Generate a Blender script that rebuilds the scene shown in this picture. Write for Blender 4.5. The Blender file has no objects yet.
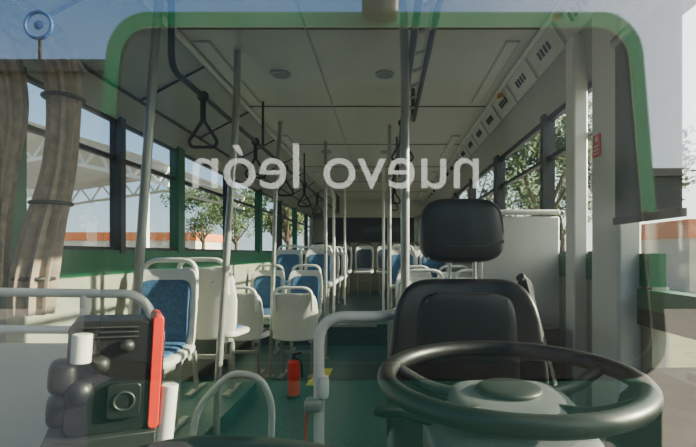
import bpy, math, random
from mathutils import Vector, Matrix
random.seed(4)
D=bpy.data; SC=bpy.context.scene

# ---------------------------------------------------------------- materials
def mat(name,col,rough=.5,metal=0,var=.08,scale=12,emit=0,bump=0,spec=.5):
    m=D.materials.new(name); m.use_nodes=True; nt=m.node_tree; b=nt.nodes['Principled BSDF']
    n=nt.nodes.new('ShaderNodeTexNoise'); n.inputs['Scale'].default_value=scale; n.inputs['Detail'].default_value=5
    tc=nt.nodes.new('ShaderNodeTexCoord'); nt.links.new(tc.outputs['Object'],n.inputs['Vector'])
    r=nt.nodes.new('ShaderNodeValToRGB'); 
    r.color_ramp.elements[0].position=.3; r.color_ramp.elements[1].position=.7
    r.color_ramp.elements[0].color=[max(0,c*(1-var)) for c in col]+[1]
    r.color_ramp.elements[1].color=[min(1,c*(1+var)) for c in col]+[1]
    nt.links.new(n.outputs['Fac'],r.inputs['Fac']); nt.links.new(r.outputs['Color'],b.inputs['Base Color'])
    b.inputs['Roughness'].default_value=rough; b.inputs['Metallic'].default_value=metal
    b.inputs['Specular IOR Level'].default_value=spec
    if emit:
        nt.links.new(r.outputs['Color'],b.inputs['Emission Color']); b.inputs['Emission Strength'].default_value=emit
    if bump:
        bp=nt.nodes.new('ShaderNodeBump'); bp.inputs['Strength'].default_value=bump; bp.inputs['Distance'].default_value=.01
        nt.links.new(n.outputs['Fac'],bp.inputs['Height']); nt.links.new(bp.outputs['Normal'],b.inputs['Normal'])
    return m
def glass(name,tint,refl):
    m=D.materials.new(name); m.use_nodes=True; nt=m.node_tree; nt.nodes.clear()
    o=nt.nodes.new('ShaderNodeOutputMaterial'); mx=nt.nodes.new('ShaderNodeMixShader')
    t=nt.nodes.new('ShaderNodeBsdfTransparent'); g=nt.nodes.new('ShaderNodeBsdfGlossy')
    t.inputs['Color'].default_value=(*tint,1); g.inputs['Roughness'].default_value=0.0; g.inputs['Color'].default_value=(1,1,1,1)
    mx.inputs[0].default_value=refl
    nt.links.new(t.outputs[0],mx.inputs[1]); nt.links.new(g.outputs[0],mx.inputs[2]); nt.links.new(mx.outputs[0],o.inputs['Surface'])
    return m
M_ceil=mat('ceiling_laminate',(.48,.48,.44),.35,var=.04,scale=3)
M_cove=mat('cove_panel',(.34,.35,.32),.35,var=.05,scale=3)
M_wall=mat('wall_panel_grey',(.27,.28,.22),.45,var=.06)
M_green=mat('green_paint',(.008,.12,.05),.35,var=.1)
M_black=mat('black_plastic',(.008,.008,.009),.4,var=.2)
M_dark=mat('dark_trim',(.020,.021,.021),.45)
M_white=mat('white_plastic',(.60,.59,.56),.35,var=.03)
M_tube=mat('white_powdercoat_tube',(.70,.69,.66),.28,var=.03)
M_gtube=mat('grey_tube',(.34,.34,.33),.3,metal=.3)
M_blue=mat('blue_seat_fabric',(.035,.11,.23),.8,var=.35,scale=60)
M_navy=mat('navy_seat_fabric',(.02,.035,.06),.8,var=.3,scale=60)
M_leather=mat('black_leather',(.014,.013,.015),.34,var=.12,scale=140,bump=.06)
M_grayp=mat('grey_hub_plastic',(.12,.125,.13),.45)
M_red=mat('red_plastic',(.65,.03,.015),.35)
M_orange=mat('orange_paint',(.75,.2,.05),.6)
M_yellow=mat('yellow_floor_tape',(.62,.60,.1),.5)
M_curtain=mat('curtain_fabric',(.30,.235,.185),.85,var=.25,scale=25)
M_blind=mat('blind_fabric',(.12,.135,.12),.8,var=.08,scale=90)
M_rubber=mat('belt_webbing',(.015,.013,.013),.8)
M_steel=mat('steel',(.55,.55,.55),.3,metal=.9)
M_canopy=mat('canopy_white_steel',(.78,.78,.76),.5)
M_asph=mat('asphalt',(.17,.155,.135),.9,var=.15,scale=4)
M_grass=mat('dry_grass',(.17,.17,.05),.95,var=.4,scale=6)
M_wallb=mat('building_stucco',(.62,.55,.45),.85)
M_skyblock=mat('sky_blocker_dark',(.07,.075,.07),.8,var=.15,scale=2)  # dark skin for the unseen sheds added to dim reflected sky
M_trunk=mat('bark',(.12,.08,.05),.9)
M_leaf=mat('foliage',(.060,.10,.025),.7,var=.5,scale=2)
M_lens=mat('lamp_lens',(.55,.55,.51),.4,var=.02)
M_glowtext=mat('glowing_white_lettering',(.85,.86,.84),.5,emit=.75,var=.01)  # glow added so the letters show up in the windshield reflection
M_wg=mat('tail_glass',(.02,.025,.03),.08)
G_wind=glass('windshield_glass',(.94,.98,.94),.135)
G_side=glass('side_window_glass',(.88,.91,.90),.05)

# teal speckled floor
M_floor=D.materials.new('teal_speckled_vinyl'); M_floor.use_nodes=True
nt=M_floor.node_tree; b=nt.nodes['Principled BSDF']; v=nt.nodes.new('ShaderNodeTexVoronoi'); v.inputs['Scale'].default_value=60
tc=nt.nodes.new('ShaderNodeTexCoord'); nt.links.new(tc.outputs['Object'],v.inputs['Vector'])
r=nt.nodes.new('ShaderNodeValToRGB'); r.color_ramp.elements[0].color=(.06,.32,.34,1); r.color_ramp.elements[0].position=.08
r.color_ramp.elements[1].color=(.012,.072,.08,1); r.color_ramp.elements[1].position=.3
nt.links.new(v.outputs['Distance'],r.inputs['Fac']); nt.links.new(r.outputs['Color'],b.inputs['Base Color']); b.inputs['Roughness'].default_value=.35

# ---------------------------------------------------------------- mesh builder
class MB:
    def __init__(s): s.v=[];s.f=[];s.mi=[];s.mats=[];s.T=Matrix.Identity(4)
    def _m(s,m):
        if m not in s.mats: s.mats.append(m)
        return s.mats.index(m)
    def add(s,vs,fs,m):
        o=len(s.v); s.v+=[s.T@Vector(p) for p in vs]; s.f+=[tuple(i+o for i in f) for f in fs]; s.mi+=[s._m(m)]*len(fs)
    def box(s,lo,hi,m,R=None):
        c=[(a+b)/2 for a,b in zip(lo,hi)]
        vs=[Vector((x,y,z)) for x in (lo[0],hi[0]) for y in (lo[1],hi[1]) for z in (lo[2],hi[2])]
        if R: C=Vector(c); vs=[C+R@(p-C) for p in vs]
        s.add(vs,[(0,1,3,2),(4,6,7,5),(0,4,5,1),(2,3,7,6),(0,2,6,4),(1,5,7,3)],m)
    def beam(s,p,q,w,m,h=None):
        h=h or w; p=Vector(p);q=Vector(q);d=(q-p).normalized(); u=d.cross(Vector((0,0,1)))
        if u.length<.01: u=Vector((1,0,0))
        u.normalize(); n=u.cross(d)
        vs=[c+u*a*w/2+n*e*h/2 for c in (p,q) for a,e in ((-1,-1),(1,-1),(1,1),(-1,1))]
        s.add(vs,[(0,3,2,1),(4,5,6,7),(0,1,5,4),(1,2,6,5),(2,3,7,6),(3,0,4,7)],m)
    def tube(s,pts,r,m,seg=12,fil=0,lobes=0,amp=.25,closed=False):
        P=[Vector(p) for p in pts]
        if fil:
            Q=[P[0]]
            for i in range(1,len(P)-1):
                a=P[i-1]-P[i]; c=P[i+1]-P[i]; f=min(fil,a.length*.48,c.length*.48)
                A=P[i]+a.normalized()*f; C=P[i]+c.normalized()*f
                for k in range(7):
                    t=k/6; Q.append(A*(1-t)**2+P[i]*2*t*(1-t)+C*t*t)
            Q.append(P[-1]); P=Q
        n=len(P); T=[]
        for i in range(n):
            if closed: d=P[(i+1)%n]-P[i-1]
            else: d=P[min(i+1,n-1)]-P[max(i-1,0)]
            T.append(d.normalized())
        u=T[0].orthogonal().normalized(); vs=[]
        for i in range(n):
            u=(u-T[i]*u.dot(T[i])).normalized(); w=T[i].cross(u)
            rr=r(i/(n-1)) if callable(r) else r
            for k in range(seg):
                a=2*math.pi*k/seg; q=rr*(1+amp*math.cos(lobes*a)) if lobes else rr
                vs.append(P[i]+u*q*math.cos(a)+w*q*math.sin(a))
        fs=[]
        for i in range(n if closed else n-1):
            j=(i+1)%n
            for k in range(seg): fs.append((i*seg+k,i*seg+(k+1)%seg,j*seg+(k+1)%seg,j*seg+k))
        if not closed: fs.append(tuple(range(seg))[::-1]); fs.append(tuple((n-1)*seg+k for k in range(seg)))
        s.add(vs,fs,m)
    def torus(s,c,R,r,m,M=None,seg=64):
        M=M or Matrix.Identity(3); c=Vector(c)
        s.tube([c+M@Vector((R*math.cos(2*math.pi*i/seg),R*math.sin(2*math.pi*i/seg),0)) for i in range(seg)],r,m,14,closed=True)
    def sup(s,c,a,e,m,M=None,fn=None,nu=40,nv=22):
        sg=lambda x,p: math.copysign(abs(x)**p,x)
        M=M or Matrix.Identity(3); c=Vector(c); vs=[];fs=[]
        for j in range(nv+1):
            ph=-math.pi/2+math.pi*j/nv
            for i in range(nu):
                th=2*math.pi*i/nu
                x=sg(math.cos(ph),e[0])*sg(math.cos(th),e[1]); y=sg(math.cos(ph),e[0])*sg(math.sin(th),e[1]); z=sg(math.sin(ph),e[0])
                p=Vector((x*a[0],y*a[1],z*a[2]))
                if fn: p=Vector(fn(p,x,y,z))
                vs.append(c+M@p)
        for j in range(nv):
            for i in range(nu):
                k=(i+1)%nu; fs.append((j*nu+i,j*nu+k,(j+1)*nu+k,(j+1)*nu+i))
        s.add(vs,fs,m)
    def prism(s,out,ax,a,b,m):
        n=len(out)
        def P(p,t):
            return {'x':(t,p[0],p[1]),'y':(p[0],t,p[1]),'z':(p[0],p[1],t)}[ax]
        vs=[P(p,a) for p in out]+[P(p,b) for p in out]
        fs=[tuple(range(n)),tuple(range(2*n-1,n-1,-1))]+[(i,i+n,(i+1)%n+n,(i+1)%n) for i in range(n)]
        s.add(vs,fs,m)
    def finish(s,name,bev=0,parent=None):
        me=D.meshes.new(name); me.from_pydata(s.v,[],s.f)
        for m in s.mats: me.materials.append(m)
        me.polygons.foreach_set('material_index',s.mi)
        import bmesh
        bm=bmesh.new(); bm.from_mesh(me); bmesh.ops.remove_doubles(bm,verts=bm.verts,dist=1e-5); bmesh.ops.recalc_face_normals(bm,faces=bm.faces); bm.to_mesh(me); bm.free()
        me.shade_smooth(); me.set_sharp_from_angle(angle=math.radians(38))
        o=D.objects.new(name,me); SC.collection.objects.link(o)
        if bev:
            d=o.modifiers.new('bevel','BEVEL'); d.width=bev; d.segments=2; d.limit_method='ANGLE'; d.angle_limit=math.radians(45); d.harden_normals=False
        if parent: o.parent=parent
        return o
def RX(a): return Matrix.Rotation(math.radians(a),3,'X')
def rrect(x0,x1,z0,z1,r,n=6,dx=0):
    pts=[]
    for cx,cz,a0 in ((x1-r,z0+r,-90),(x1-r,z1-r,0),(x0+r,z1-r,90),(x0+r,z0+r,180)):
        for k in range(n+1):
            a=math.radians(a0+90*k/n); x=cx+r*math.cos(a); z=cz+r*math.sin(a)
            t=(z-z0)/(z1-z0); xc=(x0+x1)/2; x=xc+(x-xc)*(1-dx*t); pts.append((x,z))
    return pts
def text(s,size,loc,rot,m,parent,ext=.002,name='lettering',off=.0):
    c=D.curves.new(name,'FONT'); c.body=s; c.size=size; c.extrude=ext; c.align_x='CENTER'; c.offset=off
    c.materials.append(m); o=D.objects.new(name,c); o.location=loc; o.rotation_euler=rot; SC.collection.objects.link(o)
    if parent: o.parent=parent
    return o

XL,XR=-1.6,.95; Y0,Y1=.42,10.0; GZ=-.35
# ---------------------------------------------------------------- bus shell
b=MB(); b.box((XL,Y0,-.08),(XR,Y1,0),M_floor)
b.box((XL,5.4,0),(XR,Y1,.25),M_floor)
b.box((0.0,.85,0),(XR,2.2,.12),M_floor)
b.box((XL,2.25,0),(-1.0,3.5,.1),M_floor)
b.box((-.66,3.75,.0),(-.50,4.3,.003),M_yellow)
b.box((-1.0,5.385,.22),(-.1,5.4,.252),M_gtube)
b.finish('floor')

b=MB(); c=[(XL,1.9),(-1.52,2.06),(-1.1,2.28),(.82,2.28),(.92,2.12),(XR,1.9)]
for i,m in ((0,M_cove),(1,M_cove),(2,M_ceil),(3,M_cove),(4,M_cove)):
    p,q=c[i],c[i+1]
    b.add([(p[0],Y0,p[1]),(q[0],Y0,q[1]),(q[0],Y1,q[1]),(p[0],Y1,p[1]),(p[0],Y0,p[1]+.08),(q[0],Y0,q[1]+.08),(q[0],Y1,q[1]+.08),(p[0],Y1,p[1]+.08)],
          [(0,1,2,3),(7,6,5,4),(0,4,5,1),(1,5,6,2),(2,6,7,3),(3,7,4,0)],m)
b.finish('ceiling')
b=MB()
for y in (2.35,3.6,4.85,6.1,7.35,8.6): b.box((-1.1,y,2.275),(.82,y+.012,2.281),M_dark)
for x in (-.42,.22): b.box((x,Y0,2.274),(x+.01,Y1,2.281),M_cove)
b.finish('trim_1')
b=MB()
b.tube([(-1.1,Y0,2.265),(-1.1,Y1,2.265)],.018,M_white); b.tube([(.82,Y0,2.265),(.82,Y1,2.265)],.016,M_white)
b.tube([(-1.53,Y0,2.05),(-1.53,Y1,2.05)],.012,M_dark)
for y in [1.0+.9*i for i in range(10)]:
    b.beam((-1.52,y,2.05),(-1.11,y,2.27),.010,M_dark)
b.finish('trim_2')
def vent(x,y):
    b=MB(); b.torus((x,y,2.272),.055,.009,M_gtube,seg=32); b.sup((x,y,2.275),(.05,.05,.008),(1,1),M_dark)
    for k in range(-2,3): b.box((x-.045,y+k*.018-.003,2.262),(x+.045,y+k*.018+.003,2.268),M_cove)
    b.finish('ceiling_vent')
for x,y in ((0,2.95),(-.68,2.95),(0,5.2),(-.68,5.2)): vent(x,y)
b=MB(); b.box((-.5,6.2,2.24),(.3,7.0,2.275),M_white); b.box((-.42,6.28,2.225),(.22,6.92,2.245),M_cove); b.beam((-.1,6.4,2.21),(-.1,6.8,2.21),.03,M_red); b.finish('roof_hatch',.008)
b=MB()
for y in [1.6+.42*i for i in range(18)]:
    p=Vector((.868,y,2.20)); d=Vector((.10,0,-.16)).normalized()
    b.beam(p-d*.075,p+d*.075,.38,M_ceil,.010)
    for k in range(4):
        yy=y-.07+.045*k; c=Vector((.860,yy,2.197)); b.beam(c-d*.022,c+d*.022,.014,M_dark,.010)
for y in (2.12,3.2): b.box((.805,y,2.215),(.83,y+.04,2.24),M_orange)
b.finish('overhead_air_duct')
for i,y in enumerate((3.0,5.0,7.0,9.0)):
    b=MB(); b.box((-1.06,y-.5,2.268),(-.98,y+.5,2.279),M_lens); b.box((.68,y-.5,2.268),(.74,y+.5,2.279),M_lens)
    b.box((-1.07,y-.51,2.272),(-.97,y+.51,2.281),M_cove); b.box((.67,y-.51,2.272),(.75,y+.51,2.281),M_cove)
    b.finish('ceiling_light')

# left wall
b=MB(); t=.05
b.box((XL-t,1.9,GZ+.15),(XL,Y1,.98),M_wall); b.box((XL-t,1.9,.98),(XL+.012,Y1,1.12),M_green)
b.box((XL-t,Y0,1.9),(XL,Y1,2.02),M_dark)
b.box((XL-t-.01,1.9,GZ+.15),(XL-t,Y1,.98),M_white)
b.box((XL-t,Y0,GZ+.15),(XL,.62,1.9),M_dark)
wl=[1.93,2.72,3.5,4.6,5.75,6.9,8.05,9.2]
for i,y in enumerate(wl):
    w=.05 if i%2 else .11
    b.box((XL-t,y-w/2,1.1),(XL+.02,y+w/2,1.92),M_dark if i%2 else M_green)
b.box((XL-t,9.8,1.0),(XL,Y1,1.95),M_wall)
b.box((XL,2.2,.02),(XL+.03,9.9,.09),M_dark)
for y in (2.9,4.4,6,7.5): b.box((XL,y,.1),(XL+.004,y+.01,.97),M_dark)
b.finish('wall_left')
n=1
for i in range(len(wl)):
    ya=wl[i]; yb=(wl+[9.8])[i+1]
    b=MB(); b.box((XL-.03,ya+.02,1.12),(XL-.024,yb-.02,1.9),G_side)
    b.box((XL-.04,ya+.02,1.115),(XL-.01,yb-.02,1.14),M_black); b.box((XL-.04,ya+.02,1.885),(XL-.01,yb-.02,1.905),M_black)
    b.box((XL-.04,ya+.02,1.66),(XL-.01,yb-.02,1.685),M_black)
    b.finish(f'window_{n}'); n+=1
b=MB()
for ya,yb in ((.65,1.24),(1.27,1.86)):
    for y in (ya,yb-.05): b.box((XL-.04,y,-.15),(XL,y+.05,1.9),M_dark)
    for z in (-.15,.75,1.82): b.box((XL-.04,ya,z),(XL,yb,z+.08),M_dark)
    b.box((XL-.024,ya+.05,-.07),(XL-.018,yb-.05,.75),G_side); b.box((XL-.024,ya+.05,.83),(XL-.018,yb-.05,1.82),G_side)
    b.tube([(XL+.05,yb-.1,.5),(XL+.05,yb-.1,1.3)],.015,M_tube)
b.finish('door_1')
# right wall
b=MB()
b.box((XR,1.6,GZ+.15),(XR+t,Y1,.98),M_wall); b.box((XR-.012,1.6,.98),(XR+t,Y1,1.1),M_green)
b.box((XR,Y0,GZ+.15),(XR+t,1.7,.62),M_dark); b.box((XR-.02,Y0,.9),(XR+t,1.7,.97),M_green); b.box((XR-.02,Y0,.84),(XR+t,1.7,.9),M_dark)
b.box((XR,Y0,1.9),(XR+t,Y1,2.02),M_dark); b.box((XR,Y0,GZ+.15),(XR+t,.6,1.9),M_dark)
b.box((XR+t,1.6,GZ+.15),(XR+t+.01,Y1,.98),M_white)
wr=[1.78,2.67,3.8,4.95,6.1,7.25,8.4,9.5]
for i,y in enumerate(wr[1:]):
    w=.05 if i%2==0 else .12; b.box((XR-.02,y-w/2,1.08),(XR+t,y+w/2,1.92),M_dark)
b.box((XR,9.8,1.0),(XR+t,Y1,1.95),M_wall)
b.finish('wall_right')
for i in range(len(wr)):
    ya=wr[i]; yb=(wr+[9.8])[i+1]
    b=MB(); b.box((XR+.024,ya+.02,1.1),(XR+.03,yb-.02,1.9),G_side)
    for z in (1.1,1.66,1.885): b.box((XR+.01,ya+.02,z-.012),(XR+.04,yb-.02,z+.012),M_black)
    b.finish(f'window_{n}'); n+=1
b=MB(); b.box((XR+.02,.62,.97),(XR+.026,1.68,1.9),G_side); b.box((XR+.02,.62,.62),(XR+.026,1.68,.84),G_side)
b.box((XR+.01,1.1,.97),(XR+.04,1.13,1.9),M_black); b.finish(f'window_{n}'); n+=1
b=MB(); b.box((.86,1.66,.12),(XR,1.88,2.13),M_white); b.finish('trim_3',.012)
b=MB(); b.box((.88,2.1,.12),(XR,2.2,2.13),M_white); b.finish('trim_4',.01)
b=MB(); b.box((.855,1.79,1.49),(.859,1.85,1.58),M_red); 
for z in (1.50,1.515,1.53): b.box((.853,1.8,z),(.856,1.84,z+.006),M_white)
b.sup((.855,1.82,1.562),(.003,.012,.012),(1,1),M_white,nu=16,nv=8); b.finish('safety_label')
b=MB(); b.box((XL,Y1,GZ+.1),(XR,Y1+.06,1.35),M_wall); b.box((XL,Y1,1.9),(XR,Y1+.06,2.36),M_ceil)
b.box((XL,Y1,1.3),(-1.3,Y1+.06,1.95),M_wall); b.box((.65,Y1,1.3),(XR,Y1+.06,1.95),M_wall); b.finish('wall_rear')
b=MB(); b.box((-1.3,Y1+.02,1.35),(.65,Y1+.03,1.9),M_wg); b.box((-1.3,Y1+.0,1.34),(.65,Y1+.04,1.37),M_black); b.finish(f'window_{n}'); n+=1
b=MB(); b.box((XL-t,.34,GZ+.1),(XR+t,Y0,.66),M_green); b.box((XL-t,.34,2.2),(XR+t,Y0,2.42),M_green)
b.box((XL-t,.34,.6),(XL+.06,Y0,2.3),M_black); b.box((XR-.05,.34,.6),(XR+t,Y0,2.3),M_black)
b.box((XL-t,.30,GZ+.1),(XR+t,.36,.05),M_dark); b.finish('wall_front',.01)
b=MB(); b.box((XL+.06,.385,.66),(XR-.05,.390,2.2),G_wind)
b.finish('windshield')

# ---------------------------------------------------------------- dashboard
b=MB(); b.prism([(.43,.35),(.43,.74),(.50,.765),(.70,.765),(.78,.735),(.81,.6),(.76,.35)],'x',-1.5,-.02,M_black)
b.prism([(.43,.35),(.43,.76),(.52,.79),(.60,.785),(.66,.74),(.66,.35)],'x',-.02,.93,M_dark)
b.tube([(-.42,.74,.765),(-.32,.735,.79),(-.15,.72,.79),(.0,.70,.77),(.05,.6,.77)],.014,M_dark,fil=.05)
b.finish('dashboard',.015)
b=MB(); b.prism([(.58,.12),(.92,.12),(.92,.80),(.70,.80),(.62,.73),(.58,.6)],'y',.67,1.2,M_dark)
for k in range(5): b.sup((.74,.75+.08*k,.805),(.018,.018,.012),(.6,.6),M_grayp,nu=16,nv=8)
b.finish('driver_side_console',.015)
# ---------------------------------------------------------------- steering wheel
b=MB(); c=Vector((.208,.755,.893)); R=RX(1.5)
b.torus(c,.206,.0155,M_black,R)
b.sup(c+Vector((0,0,-.045)),(.10,.085,.022),(.5,.6),M_grayp,R)
b.sup(c+Vector((0,0,-.022)),(.055,.05,.010),(.6,1),M_dark,R)
for a in (20,160,222,318):
    d=Vector((math.cos(math.radians(a)),math.sin(math.radians(a)),0)); 
    b.tube([c+d*.06+Vector((0,0,-.04)),c+d*.14+Vector((0,0,-.032)),c+d*.203],.011,M_dark,10,fil=.03)
b.tube([c+Vector((0,0,-.05)),c+Vector((0,-.0,-.15)),(.208,.72,.45)],lambda t:.045+.02*t,M_dark,16)
b.tube([c+Vector((-.04,0,-.10)),c+Vector((-.19,.03,-.07))],.008,M_black,8); b.sup(c+Vector((-.20,.03,-.068)),(.03,.011,.011),(.8,.8),M_black,nu=16,nv=8)
b.sup(c+Vector((0,.02,-.12)),(.14,.13,.045),(.4,.5),M_grayp)
b.finish('steering_wheel')
# ---------------------------------------------------------------- driver seat
b=MB(); X=.262
def backfn(p,x,y,z):
    tw=1+.0-.16*max(0,z)**2-.04*z; px=p[0]*tw
    py=p[1]-.05*abs(x)**3
    return (px,py,p[2])
b.sup((X,1.5,.72),(.255,.065,.295),(.32,.42),M_leather,RX(-7),backfn)
b.sup((X,1.445,.74),(.165,.03,.235),(.35,.35),M_leather,RX(-7))
for sx in (-1,1):
    b.tube([(X+sx*.165,1.415,.52),(X+sx*.16,1.425,.75),(X+sx*.13,1.45,.95)],.006,M_dark,8,fil=.1)
    b.tube([(X+sx*.045,1.53,.95),(X+sx*.04,1.53,1.12)],.007,M_steel,10)
b.tube([(X-.13,1.452,.95),(X+.13,1.452,.95)],.004,M_dark,8)
b.sup((X-.01,1.5,1.175),(.140,.058,.105),(.45,.42),M_leather,RX(-5),lambda p,x,y,z:(p[0]*(1-.10*z*z+.03*(-z)),p[1],p[2]))
b.tube([(X-.13,1.45,1.14),(X-.05,1.437,1.12),(X+.05,1.437,1.12),(X+.12,1.45,1.14)],.004,M_dark,8)
b.sup((X,1.22,.5),(.26,.27,.075),(.4,.45),M_leather,RX(4))
b.sup((X,1.25,.38),(.2,.2,.06),(.3,.3),M_dark); b.tube([(X,1.28,.13),(X,1.28,.36)],.09,M_dark,20)
b.box((X-.22,1.05,.12),(X+.22,1.5,.15),M_dark)
b.tube([(X+.25,1.62,.60),(X+.245,1.57,.98),(X+.20,1.54,1.02)],.016,M_dark,8,fil=.04)
b.beam((X+.20,1.50,1.01),(X+.30,1.44,.56),.045,M_rubber,.03)
b.finish('driver_seat')
b=MB(); b.box((.50,2.42,.0),(.94,2.45,1.30),M_white); b.box((.50,2.405,.0),(.525,2.465,1.33),M_tube); b.box((.50,2.405,1.31),(.94,2.465,1.335),M_tube)
b.finish('driver_partition',.008)
b=MB(); b.box((.35,2.1,.12),(.82,2.38,.75),M_dark); b.box((.37,2.09,.2),(.80,2.10,.70),M_black); b.finish('electrical_cabinet',.01)
b=MB(); b.tube([(.85,1.26,1.875),(.85,1.66,1.875)],.022,M_gtube,16)
N=14
vs=[];fs=[]
for i in range(N+1):
    y=1.28+.37*i/N; 
    for z in (1.225,1.87): vs.append((.846+.004*math.sin(i*1.3),y,z))
for i in range(N): fs.append((2*i,2*i+2,2*i+3,2*i+1))
b.add(vs,fs,M_blind); b.box((.838,1.275,1.205),(.856,1.655,1.23),M_dark); b.finish('roller_blind')

# ---------------------------------------------------------------- barriers, poles
b=MB(); b.tube([(-.22,1.5,0),(-.22,1.5,.89),(.0,1.5,.89),(.05,1.62,.89),(.08,2.0,.89)],.018,M_tube,14,fil=.09)
b.tube([(-.22,1.5,.0),(-.22,1.5,.012)],.045,M_gtube,16)
b.sup((-.235,1.49,.60),(.032,.026,.022),(.5,.5),M_gtube,nu=16,nv=10); b.sup((-.20,1.48,.66),(.016,.016,.04),(.6,.6),M_tube,nu=16,nv=10)
b.tube([(-.255,1.49,.60),(-.27,1.5,.45),(-.26,1.5,.2),(-.25,1.5,.02)],.005,M_red,8,fil=.08)
b.finish('driver_guard_rail')
b=MB(); b.tube([(-1.03,2.4,.1),(-1.0,2.4,.28),(-.82,2.4,.47),(-.66,2.4,.44),(-.60,2.4,.30),(-.61,2.4,.0)],.018,M_tube,14,fil=.1)
for x,z in ((-1.03,.1),(-.61,0)): b.tube([(x,2.4,z),(x,2.4,z+.012)],.04,M_gtube,14)
b.finish('wheelchair_restraint_rail')
b=MB(); b.tube([(-1.56,1.5,.975),(-.83,1.5,.965),(-.80,1.55,.90),(-.80,1.6,.0)],.015,M_tube,14,fil=.06); b.tube([(-1.56,1.5,.85),(-1.0,1.5,.845)],.014,M_tube,14)
b.tube([(-1.0,1.5,.02),(-1.0,1.5,.975)],.015,M_tube,14); b.tube([(-1.45,1.5,.0),(-1.45,1.5,.97)],.015,M_tube,14)
b.box((-1.56,1.49,.1),(-1.0,1.51,.80),M_white); b.finish('entrance_modesty_panel')
def pole(pts,r=.018,m=M_tube):
    b=MB(); b.tube(pts,r,m,14,fil=.12); p=pts[-1]; b.tube([(p[0],p[1],p[2]),(p[0],p[1],p[2]+.015)],.04,M_gtube,16)
    b.finish('grab_pole')
pole([(-1.0,2.0,2.27),(-1.02,2.0,2.05),(-1.14,2.0,.4),(-1.16,2.0,0)],.02,M_gtube)
pole([(-.85,2.6,2.27),(-.86,2.6,1.9),(-.97,2.6,.3),(-.975,2.6,0.0)],.02,M_gtube)
pole([(-.93,4.0,2.27),(-.97,4.0,1.7),(-1.02,4.0,0)],.018,M_gtube)
pole([(-.62,4.7,2.27),(-.62,4.7,0)],.017,M_gtube)
pole([(-.95,6.0,2.27),(-.66,5.8,1.9),(-.66,5.8,.25)]); pole([(-.66,7.4,2.27),(-.66,7.4,.25)])
pole([(.08,2.02,2.27),(.09,2.02,1.9),(.09,2.02,.12)],.02,M_gtube)
pole([(.04,4.1,2.27),(.04,4.1,0)],.018,M_gtube); pole([(-.02,6.0,2.27),(-.02,6.0,.25)])
def rail(x,z,ya,yb,m,hang):
    b=MB(); b.tube([(x,ya,2.27),(x,ya,z),(x,yb,z),(x,yb,2.27)],.015,m,12,fil=.08)
    y=ya+1.5
    while y<yb: b.tube([(x,y,z),(x,y,2.28)],.010,m,8); y+=1.8
    b.finish('ceiling_handrail')
    for y in hang:
        b=MB(); b.beam((x,y,z+.02),(x,y,z-.13),.028,M_black,.006)
        b.torus((x,y,z),.022,.008,M_black,RX(90),20)
        b.tube([(x,y,z-.12),(x-.075,y,z-.235),(x-.06,y,z-.265),(x+.06,y,z-.265),(x+.075,y,z-.235),(x,y,z-.12)],.009,M_black,8,fil=.02)
        b.finish('hanging_strap_handle')
rail(-.95,1.92,2.0,9.2,M_dark,(2.35,3.3,4.3,5.3,6.3))
rail(.12,2.0,1.25,9.2,M_dark,(3.1,4.3,5.7,6.6))
b=MB(); b.tube([(.20,1.3,2.27),(.20,1.3,2.03),(.20,3.2,2.03),(.20,3.2,2.27)],.014,M_dark,12,fil=.08)
for k in range(9): b.tube([(.14,1.45+.2*k,2.01),(.20,1.45+.2*k,2.03)],.008,M_gtube,8)
b.finish('overhead_rack')

# ---------------------------------------------------------------- passenger seats
def seat(x,y,z,rot=0,h=1.0,cush=M_blue,handle=M_tube):
    b=MB(); b.T=Matrix.Translation((x,y,z))@Matrix.Rotation(math.radians(rot),4,'Z')@Matrix.Diagonal((1,1,h,1))
    sh=lambda p,xx,yy,zz:(p[0]*(1-.12*max(0,zz)**2-.05*max(0,-zz)),p[1]-.05*xx*xx+.03*zz*zz,p[2])
    b.sup((0,.02,.66),(.205,.022,.25),(.28,.4),M_white,RX(-8),sh,32,18)
    b.sup((0,-.012,.65),(.16,.02,.195),(.35,.4),cush,RX(-8),lambda p,xx,yy,zz:(p[0],p[1]-.03*xx*xx+.03*zz*zz,p[2]),28,14)
    b.sup((0,-.19,.425),(.205,.21,.03),(.5,.35),M_white,RX(4),None,32,12)
    b.sup((0,-.19,.452),(.165,.175,.02),(.6,.4),cush,RX(4),None,28,10)
    b.tube([(-.165,.05,.72),(-.16,.07,.96),(.16,.07,.96),(.165,.05,.72)],.015,handle,10,fil=.09)
    b.prism(rrect(-.08,.08,.80,.835,.015),'y',.055,.066,M_gtube)
    for s in (-1,1):
        b.tube([(s*.14,.0,.40),(s*.14,-.12,.38),(s*.13,-.15,.02),(s*.13,-.15,0)],.018,M_gtube,8,fil=.05)
        b.beam((s*.13,-.3,.01),(s*.13,.0,.01),.04,M_gtube,.02)
    b.beam((-.14,-.15,.25),(.14,-.15,.25),.03,M_gtube)
    b.finish('passenger_seat')
seat(-1.33,2.72,.1,0); seat(-1.24,3.12,.1,180)
seat(-1.27,3.92,0,180,.84); seat(-.79,3.92,0,180,.84)
seat(-1.35,5.2,0,0); seat(-.92,5.2,0,0)
for y in (6.3,7.1,7.9,8.7):
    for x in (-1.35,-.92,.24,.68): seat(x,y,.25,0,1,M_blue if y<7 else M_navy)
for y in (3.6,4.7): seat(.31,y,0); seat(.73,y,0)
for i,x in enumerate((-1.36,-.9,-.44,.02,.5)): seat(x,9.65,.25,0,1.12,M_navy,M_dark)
b=MB(); x,y=-.70,3.45
b.tube([(x,y,.02),(x,y,.24),(x,y,.27),(x,y,.29)],lambda t:.045 if t<.7 else .018,M_red,18); b.sup((x,y,.25),(.045,.045,.035),(1,1),M_red,nu=18,nv=10)
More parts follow.
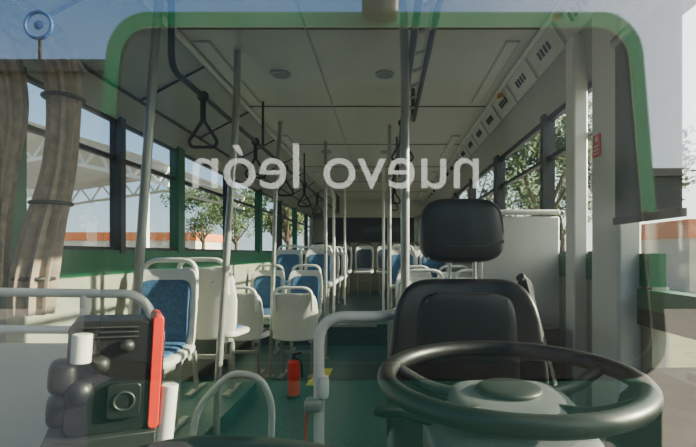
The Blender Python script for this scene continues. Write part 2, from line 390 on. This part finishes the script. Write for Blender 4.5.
b.tube([(x,y,.28),(x,y,.32)],.014,M_black,10); b.beam((x-.01,y,.325),(x+.06,y,.34),.015,M_black); b.tube([(x,y,.30),(x+.06,y,.28),(x+.065,y,.15)],.008,M_black,8,fil=.03)
b.tube([(x,y,0),(x,y,.02)],.055,M_black,16); b.finish('fire_extinguisher')

# ---------------------------------------------------------------- validator
b=MB()
cx,cy=-.59,.95
b.T=Matrix.Translation((cx,cy,.74))@Matrix.Rotation(math.radians(30),4,'Z')@Matrix.Rotation(math.radians(3),4,'Y')
b.prism(rrect(-.07,.075,.0,.225,.02),'y',-.06,.05,M_black)
b.prism(rrect(.075,.096,-.0,.235,.010),'y',-.065,.055,M_red)
b.box((.096,-.05,.02),(.100,.04,.2),M_black)
b.sup((-.074,-.055,.12),(.024,.03,.032),(.5,.6),M_black,nu=20,nv=12); b.sup((-.045,-.075,.09),(.024,.022,.026),(1,1),M_black,nu=16,nv=10)
b.sup((-.015,-.07,.14),(.018,.018,.018),(.9,.9),M_dark,nu=16,nv=10); b.sup((.03,-.07,.175),(.014,.012,.014),(1,1),M_dark,nu=16,nv=10)
b.sup((-.075,-.03,.05),(.026,.03,.035),(.6,.7),M_black,nu=16,nv=10)
b.prism(rrect(.0,.06,.03,.10,.01),'y',-.072,-.055,M_black)
b.torus((.03,-.073,.065),.018,.003,M_dark,RX(90),24)
for k in range(3): b.box((-.05,-.066,.19+.010*k),(.05,-.06,.194+.010*k),M_dark)
b.tube([(-.045,-.09,.15),(-.045,-.09,.205)],.017,M_tube,16)
b.tube([(.11,-.05,-.04),(.115,-.05,.085)],.017,M_tube,16)
b.box((-.10,-.08,-.05),(.09,.06,.0),M_dark); b.tube([(0,0,-.74),(0,0,-.04)],.035,M_gtube,16)
b.finish('ticket_validator',.003)

# ---------------------------------------------------------------- front door curtain
b=MB()
def smooth(pts,n=6):
    P=[Vector(p) for p in pts]; out=[]
    for i in range(len(P)-1):
        p0,p1,p2,p3=P[max(i-1,0)],P[i],P[i+1],P[min(i+2,len(P)-1)]
        for k in range(n):
            t=k/n; out.append(.5*((2*p1)+(p2-p0)*t+(2*p0-5*p1+4*p2-p3)*t*t+(3*p1-p0-3*p2+p3)*t**3))
    return out+[P[-1]]
b.tube(smooth([(-1.57,1.75,2.04),(-1.46,1.78,2.03),(-1.34,1.80,1.93),(-1.285,1.8,1.75),(-1.30,1.8,1.45),(-1.36,1.8,1.2),(-1.40,1.8,1.0),(-1.41,1.8,.86)]),lambda t:.058+.010*math.sin(t*9),M_curtain,54,lobes=9,amp=.2)
b.tube(smooth([(-1.57,1.72,1.98),(-1.50,1.74,1.88),(-1.455,1.75,1.66),(-1.485,1.75,1.4),(-1.53,1.75,1.15),(-1.55,1.75,.95)]),lambda t:.046+.01*math.sin(t*8),M_curtain,54,lobes=8,amp=.22)
b.tube(smooth([(-1.59,1.6,2.09),(-1.45,1.7,2.08),(-1.34,1.85,1.98),(-1.3,1.95,1.88)]),.012,M_gtube,10)
for z,x,y in ((1.0,-1.40,1.8),(1.72,-1.285,1.8),(1.3,-1.335,1.8)): b.torus((x,y,z),.068,.008,M_dark,seg=24)
b.finish('pleated_curtain')

# ---------------------------------------------------------------- parked bus facing (its front is reflected in the windshield)
par=D.objects.new('bus',None); SC.collection.objects.link(par)
BY=-1.2
MG=mat('green_bus_paint',(.018,.19,.075),.4); MGd=mat('dark_green_bus_paint',(.008,.06,.045),.4)
b=MB()
out=rrect(-1.34,1.25,.55,2.16,.18,8,.10)
inn=rrect(-1.275,1.185,.62,2.095,.14,8,.10)
n0=len(out)
for i in range(n0):
    j=(i+1)%n0; o1,o2,i1,i2=out[i],out[j],inn[i],inn[j]
    segs=[(0,1,MG)]
    if abs(o1[1]-o2[1])>.8:
        zz=1.28 if o1[0]>0 else 1.72
        f=(zz-o1[1])/(o2[1]-o1[1]); segs=[(0,f,M_black if o1[1]<1.2 else MG),(f,1,MG if o1[1]<1.2 else M_black)]
    elif max(o1[1],o2[1])<1.5: segs=[(0,1,M_black)]
    L=lambda p,q,t:(p[0]+(q[0]-p[0])*t,p[1]+(q[1]-p[1])*t)
    for a,e,m in segs:
        A,B_,C,E=L(o1,o2,a),L(o1,o2,e),L(i1,i2,e),L(i1,i2,a)
        b.add([(A[0],BY,A[1]),(B_[0],BY,B_[1]),(C[0],BY,C[1]),(E[0],BY,E[1]),(A[0],BY-.05,A[1]),(B_[0],BY-.05,B_[1])],[(0,1,2,3),(0,4,5,1)],m)
b.prism(out,'y',BY-.06,BY-9,M_white)
b.finish('bodywork',parent=par)
b=MB(); b.prism(inn,'y',BY-.03,BY-.01,M_wg); b.finish('windscreen',parent=par)
b=MB(); b.prism(rrect(-1.3,1.21,-.1,.54,.1),'y',BY-.2,BY+.01,MGd); b.box((-1.3,BY-9,-.1),(1.21,BY-.2,.6),M_white); b.box((-1.28,BY-.1,-.2),(1.19,BY+.05,-.05),M_dark)
for x in (-1.05,.8): b.prism(rrect(x,x+.22,.12,.28,.06),'y',BY,BY+.02,M_steel)
for x in (-1.2,.95):
    for y in (BY-1.2,BY-6.5): b.tube([(x,y,GZ+.42),(x+.2,y,GZ+.42)],.42,M_black,28)
b.finish('lower_bodywork',parent=par)
b=MB(); b.sup((-.02,BY+.03,2.17),(.08,.05,.06),(.5,.5),M_dark); b.finish('roof_camera',parent=par)
text('nuevo león',.285,(-.215,BY+.012,1.385),(math.pi/2,0,math.pi),M_glowtext,par)

# ---------------------------------------------------------------- outside
b=MB(); b.box((-80,-60,GZ-.1),(80,90,GZ),M_asph); b.finish('ground')
b=MB(); b.box((3.5,-2,GZ),(40,9,GZ+.03),M_grass); b.finish('lawn')
b=MB()
for k in range(2):
    Y=15+8*k
    A=Vector((-21,Y,3.6));B=Vector((-11.2,Y,5.1)); C=Vector((-7.2,Y,3.9)); 
    b.beam(A,B,.16,M_canopy); b.beam(B,C,.16,M_canopy)
    a2,b2,c2=A-Vector((0,0,.7)),B-Vector((0,0,.8)),C-Vector((0,0,.5))
    b.beam(a2,b2,.12,M_canopy); b.beam(b2,c2,.12,M_canopy)
    for p,q,p2,q2,nn in ((A,B,a2,b2,9),(B,C,b2,c2,5)):
        for i in range(nn):
            b.beam(p.lerp(q,i/nn),p2.lerp(q2,(i+.5)/nn),.07,M_canopy); b.beam(p2.lerp(q2,(i+.5)/nn),p.lerp(q,(i+1)/nn),.07,M_canopy)
    for x in (-20,-13.5,-8): b.beam((x,Y,GZ),(x,Y,3.6),.2,M_canopy)
b.add([(-21,14,3.75),(-11.2,14,5.25),(-11.2,24,5.25),(-21,24,3.75),(-7.2,14,4.05),(-7.2,24,4.05)],[(0,1,2,3),(1,4,5,2)],M_canopy)
b.finish('steel_canopy')
def building(lo,hi,band,wm=M_wallb):
    b=MB(); b.box(lo,hi,wm); b.box((lo[0]-.1,lo[1]-.1,hi[2]-.7),(hi[0]+.1,hi[1]+.1,hi[2]),band)
    x=lo[0]+1
    while x<hi[0]-1.5: b.box((x,lo[1]-.05,.6),(x+1.2,lo[1]+.02,1.6),M_wg); x+=2.6
    b.finish('low_building')
building((-50,38,GZ),(-16,44,2.9),M_orange); building((11.5,17,GZ),(26,22,2.4),M_orange); building((-9,50,GZ),(8,55,3),M_wallb)
M_bl=mat('emblem_blue',(.03,.12,.35),.5)
b=MB(); b.box((-40,-22,GZ),(-2.6,-11,6.0),M_skyblock); b.box((-40.2,-22,5.8),(-2.4,-10.8,6.1),M_dark)  # unseen shed added behind the camera to keep bright sky off the windshield
for x in (-38,-32,-26,-20,-14,-8): b.box((x,-11.05,GZ),(x+4,-10.98,4),M_dark)
b.torus((-8.95,-10.85,7.0),.34,.045,M_bl,RX(90),32); b.sup((-8.95,-10.85,7.0),(.12,.04,.12),(1,1),M_bl,nu=16,nv=10)
b.beam((-8.95,-10.9,6.0),(-8.95,-10.9,6.68),.06,M_dark)
b.finish('sky_blocker_shed')
b=MB(); b.box((3,-24,GZ),(40,-11,3.2),M_skyblock); b.box((2.8,-24,3.1),(40,-10.8,3.3),M_dark)  # lower unseen shed on the right, also added to darken the reflection
for x in (5,11,17,23,29): b.box((x,-11.05,GZ),(x+4,-10.98,2.7),M_dark)
b.finish('sky_blocker_shed')
def tree(x,y,h,r):
    b=MB(); b.tube([(x,y,GZ),(x+.1,y,h*.35),(x-.1,y+.1,h*.7)],lambda t:.16-.1*t,M_trunk,10)
    for a in range(5):
        an=a*1.26; b.tube([(x,y,h*.35),(x+r*.6*math.cos(an),y+r*.6*math.sin(an),h*.7)],lambda t:.07-.05*t,M_trunk,8)
    vs=[];fs=[]
    cl=[(Vector((random.uniform(-1,1),random.uniform(-1,1),random.uniform(-.8,.9)))*r*.75,random.uniform(.3,.55)*r) for _ in range(11)]
    for i in range(3200):
        c,cr=random.choice(cl); d=Vector([random.gauss(0,1) for _ in range(3)]).normalized()*cr*random.random()**.4
        p=Vector((x,y,h*.72))+c+d; u=Vector([random.gauss(0,1) for _ in range(3)]).normalized(); w=u.orthogonal().normalized(); s=random.uniform(.06,.14)
        o=len(vs); vs+=[p-u*s,p+w*s*.5,p+u*s,p-w*s*.5]; fs.append((o,o+1,o+2,o+3))
    b.add(vs,fs,M_leaf); b.finish('tree')
tree(4.2,12,5.2,1.9); tree(6.9,13.2,4.6,1.5); tree(6.5,25,6,2.4); tree(8.2,21,5,1.9); tree(3.6,19,6,2.2)
tree(-10,30,5,2.2); tree(-4.6,21,4.6,1.8); tree(-6.5,27,5,1.8); tree(-13,32,5.5,2.2)

# ---------------------------------------------------------------- light
w=D.worlds.new('sky'); SC.world=w; w.use_nodes=True; nt=w.node_tree; N_=nt.nodes; Lk=nt.links
sd=Vector((.90,.07,.31)).normalized()
tc=N_.new('ShaderNodeTexCoord'); sp=N_.new('ShaderNodeSeparateXYZ'); Lk.new(tc.outputs['Generated'],sp.inputs[0])
cr=N_.new('ShaderNodeValToRGB'); e=cr.color_ramp.elements; e[0].position=0; e[0].color=(.66,.74,.82,1); e[1].position=1; e[1].color=(.06,.15,.36,1)
x=e.new(.18); x.color=(.38,.55,.80,1); x=e.new(.45); x.color=(.14,.29,.58,1)
Lk.new(sp.outputs['Z'],cr.inputs['Fac'])
dt=N_.new('ShaderNodeVectorMath'); dt.operation='DOT_PRODUCT'; dt.inputs[1].default_value=sd; Lk.new(tc.outputs['Generated'],dt.inputs[0])
mx=N_.new('ShaderNodeMath'); mx.operation='MAXIMUM'; mx.inputs[1].default_value=0; Lk.new(dt.outputs['Value'],mx.inputs[0])
pw=N_.new('ShaderNodeMath'); pw.operation='POWER'; pw.inputs[1].default_value=2.4; Lk.new(mx.outputs[0],pw.inputs[0])
gl=N_.new('ShaderNodeVectorMath'); gl.operation='SCALE'; gl.inputs[0].default_value=(4.6,4.1,3.4); Lk.new(pw.outputs[0],gl.inputs['Scale'])
ad=N_.new('ShaderNodeVectorMath'); ad.operation='ADD'; Lk.new(cr.outputs['Color'],ad.inputs[0]); Lk.new(gl.outputs[0],ad.inputs[1])
Lk.new(ad.outputs[0],N_['Background'].inputs['Color']); N_['Background'].inputs['Strength'].default_value=2.3
L=D.lights.new('sun','SUN'); L.energy=30; L.angle=math.radians(.6); L.color=(1,.86,.68); o=D.objects.new('sun',L); SC.collection.objects.link(o)
o.rotation_euler=sd.to_track_quat('Z','Y').to_euler()
# ---------------------------------------------------------------- camera
cam=D.cameras.new('camera'); cam.sensor_width=36; cam.lens=450/696*36; cam.shift_x=-37/696; cam.shift_y=30/696; cam.clip_start=.02; cam.clip_end=400
o=D.objects.new('camera',cam); o.location=(0,0,1.1); o.rotation_euler=(math.pi/2,0,0); SC.collection.objects.link(o); SC.camera=o
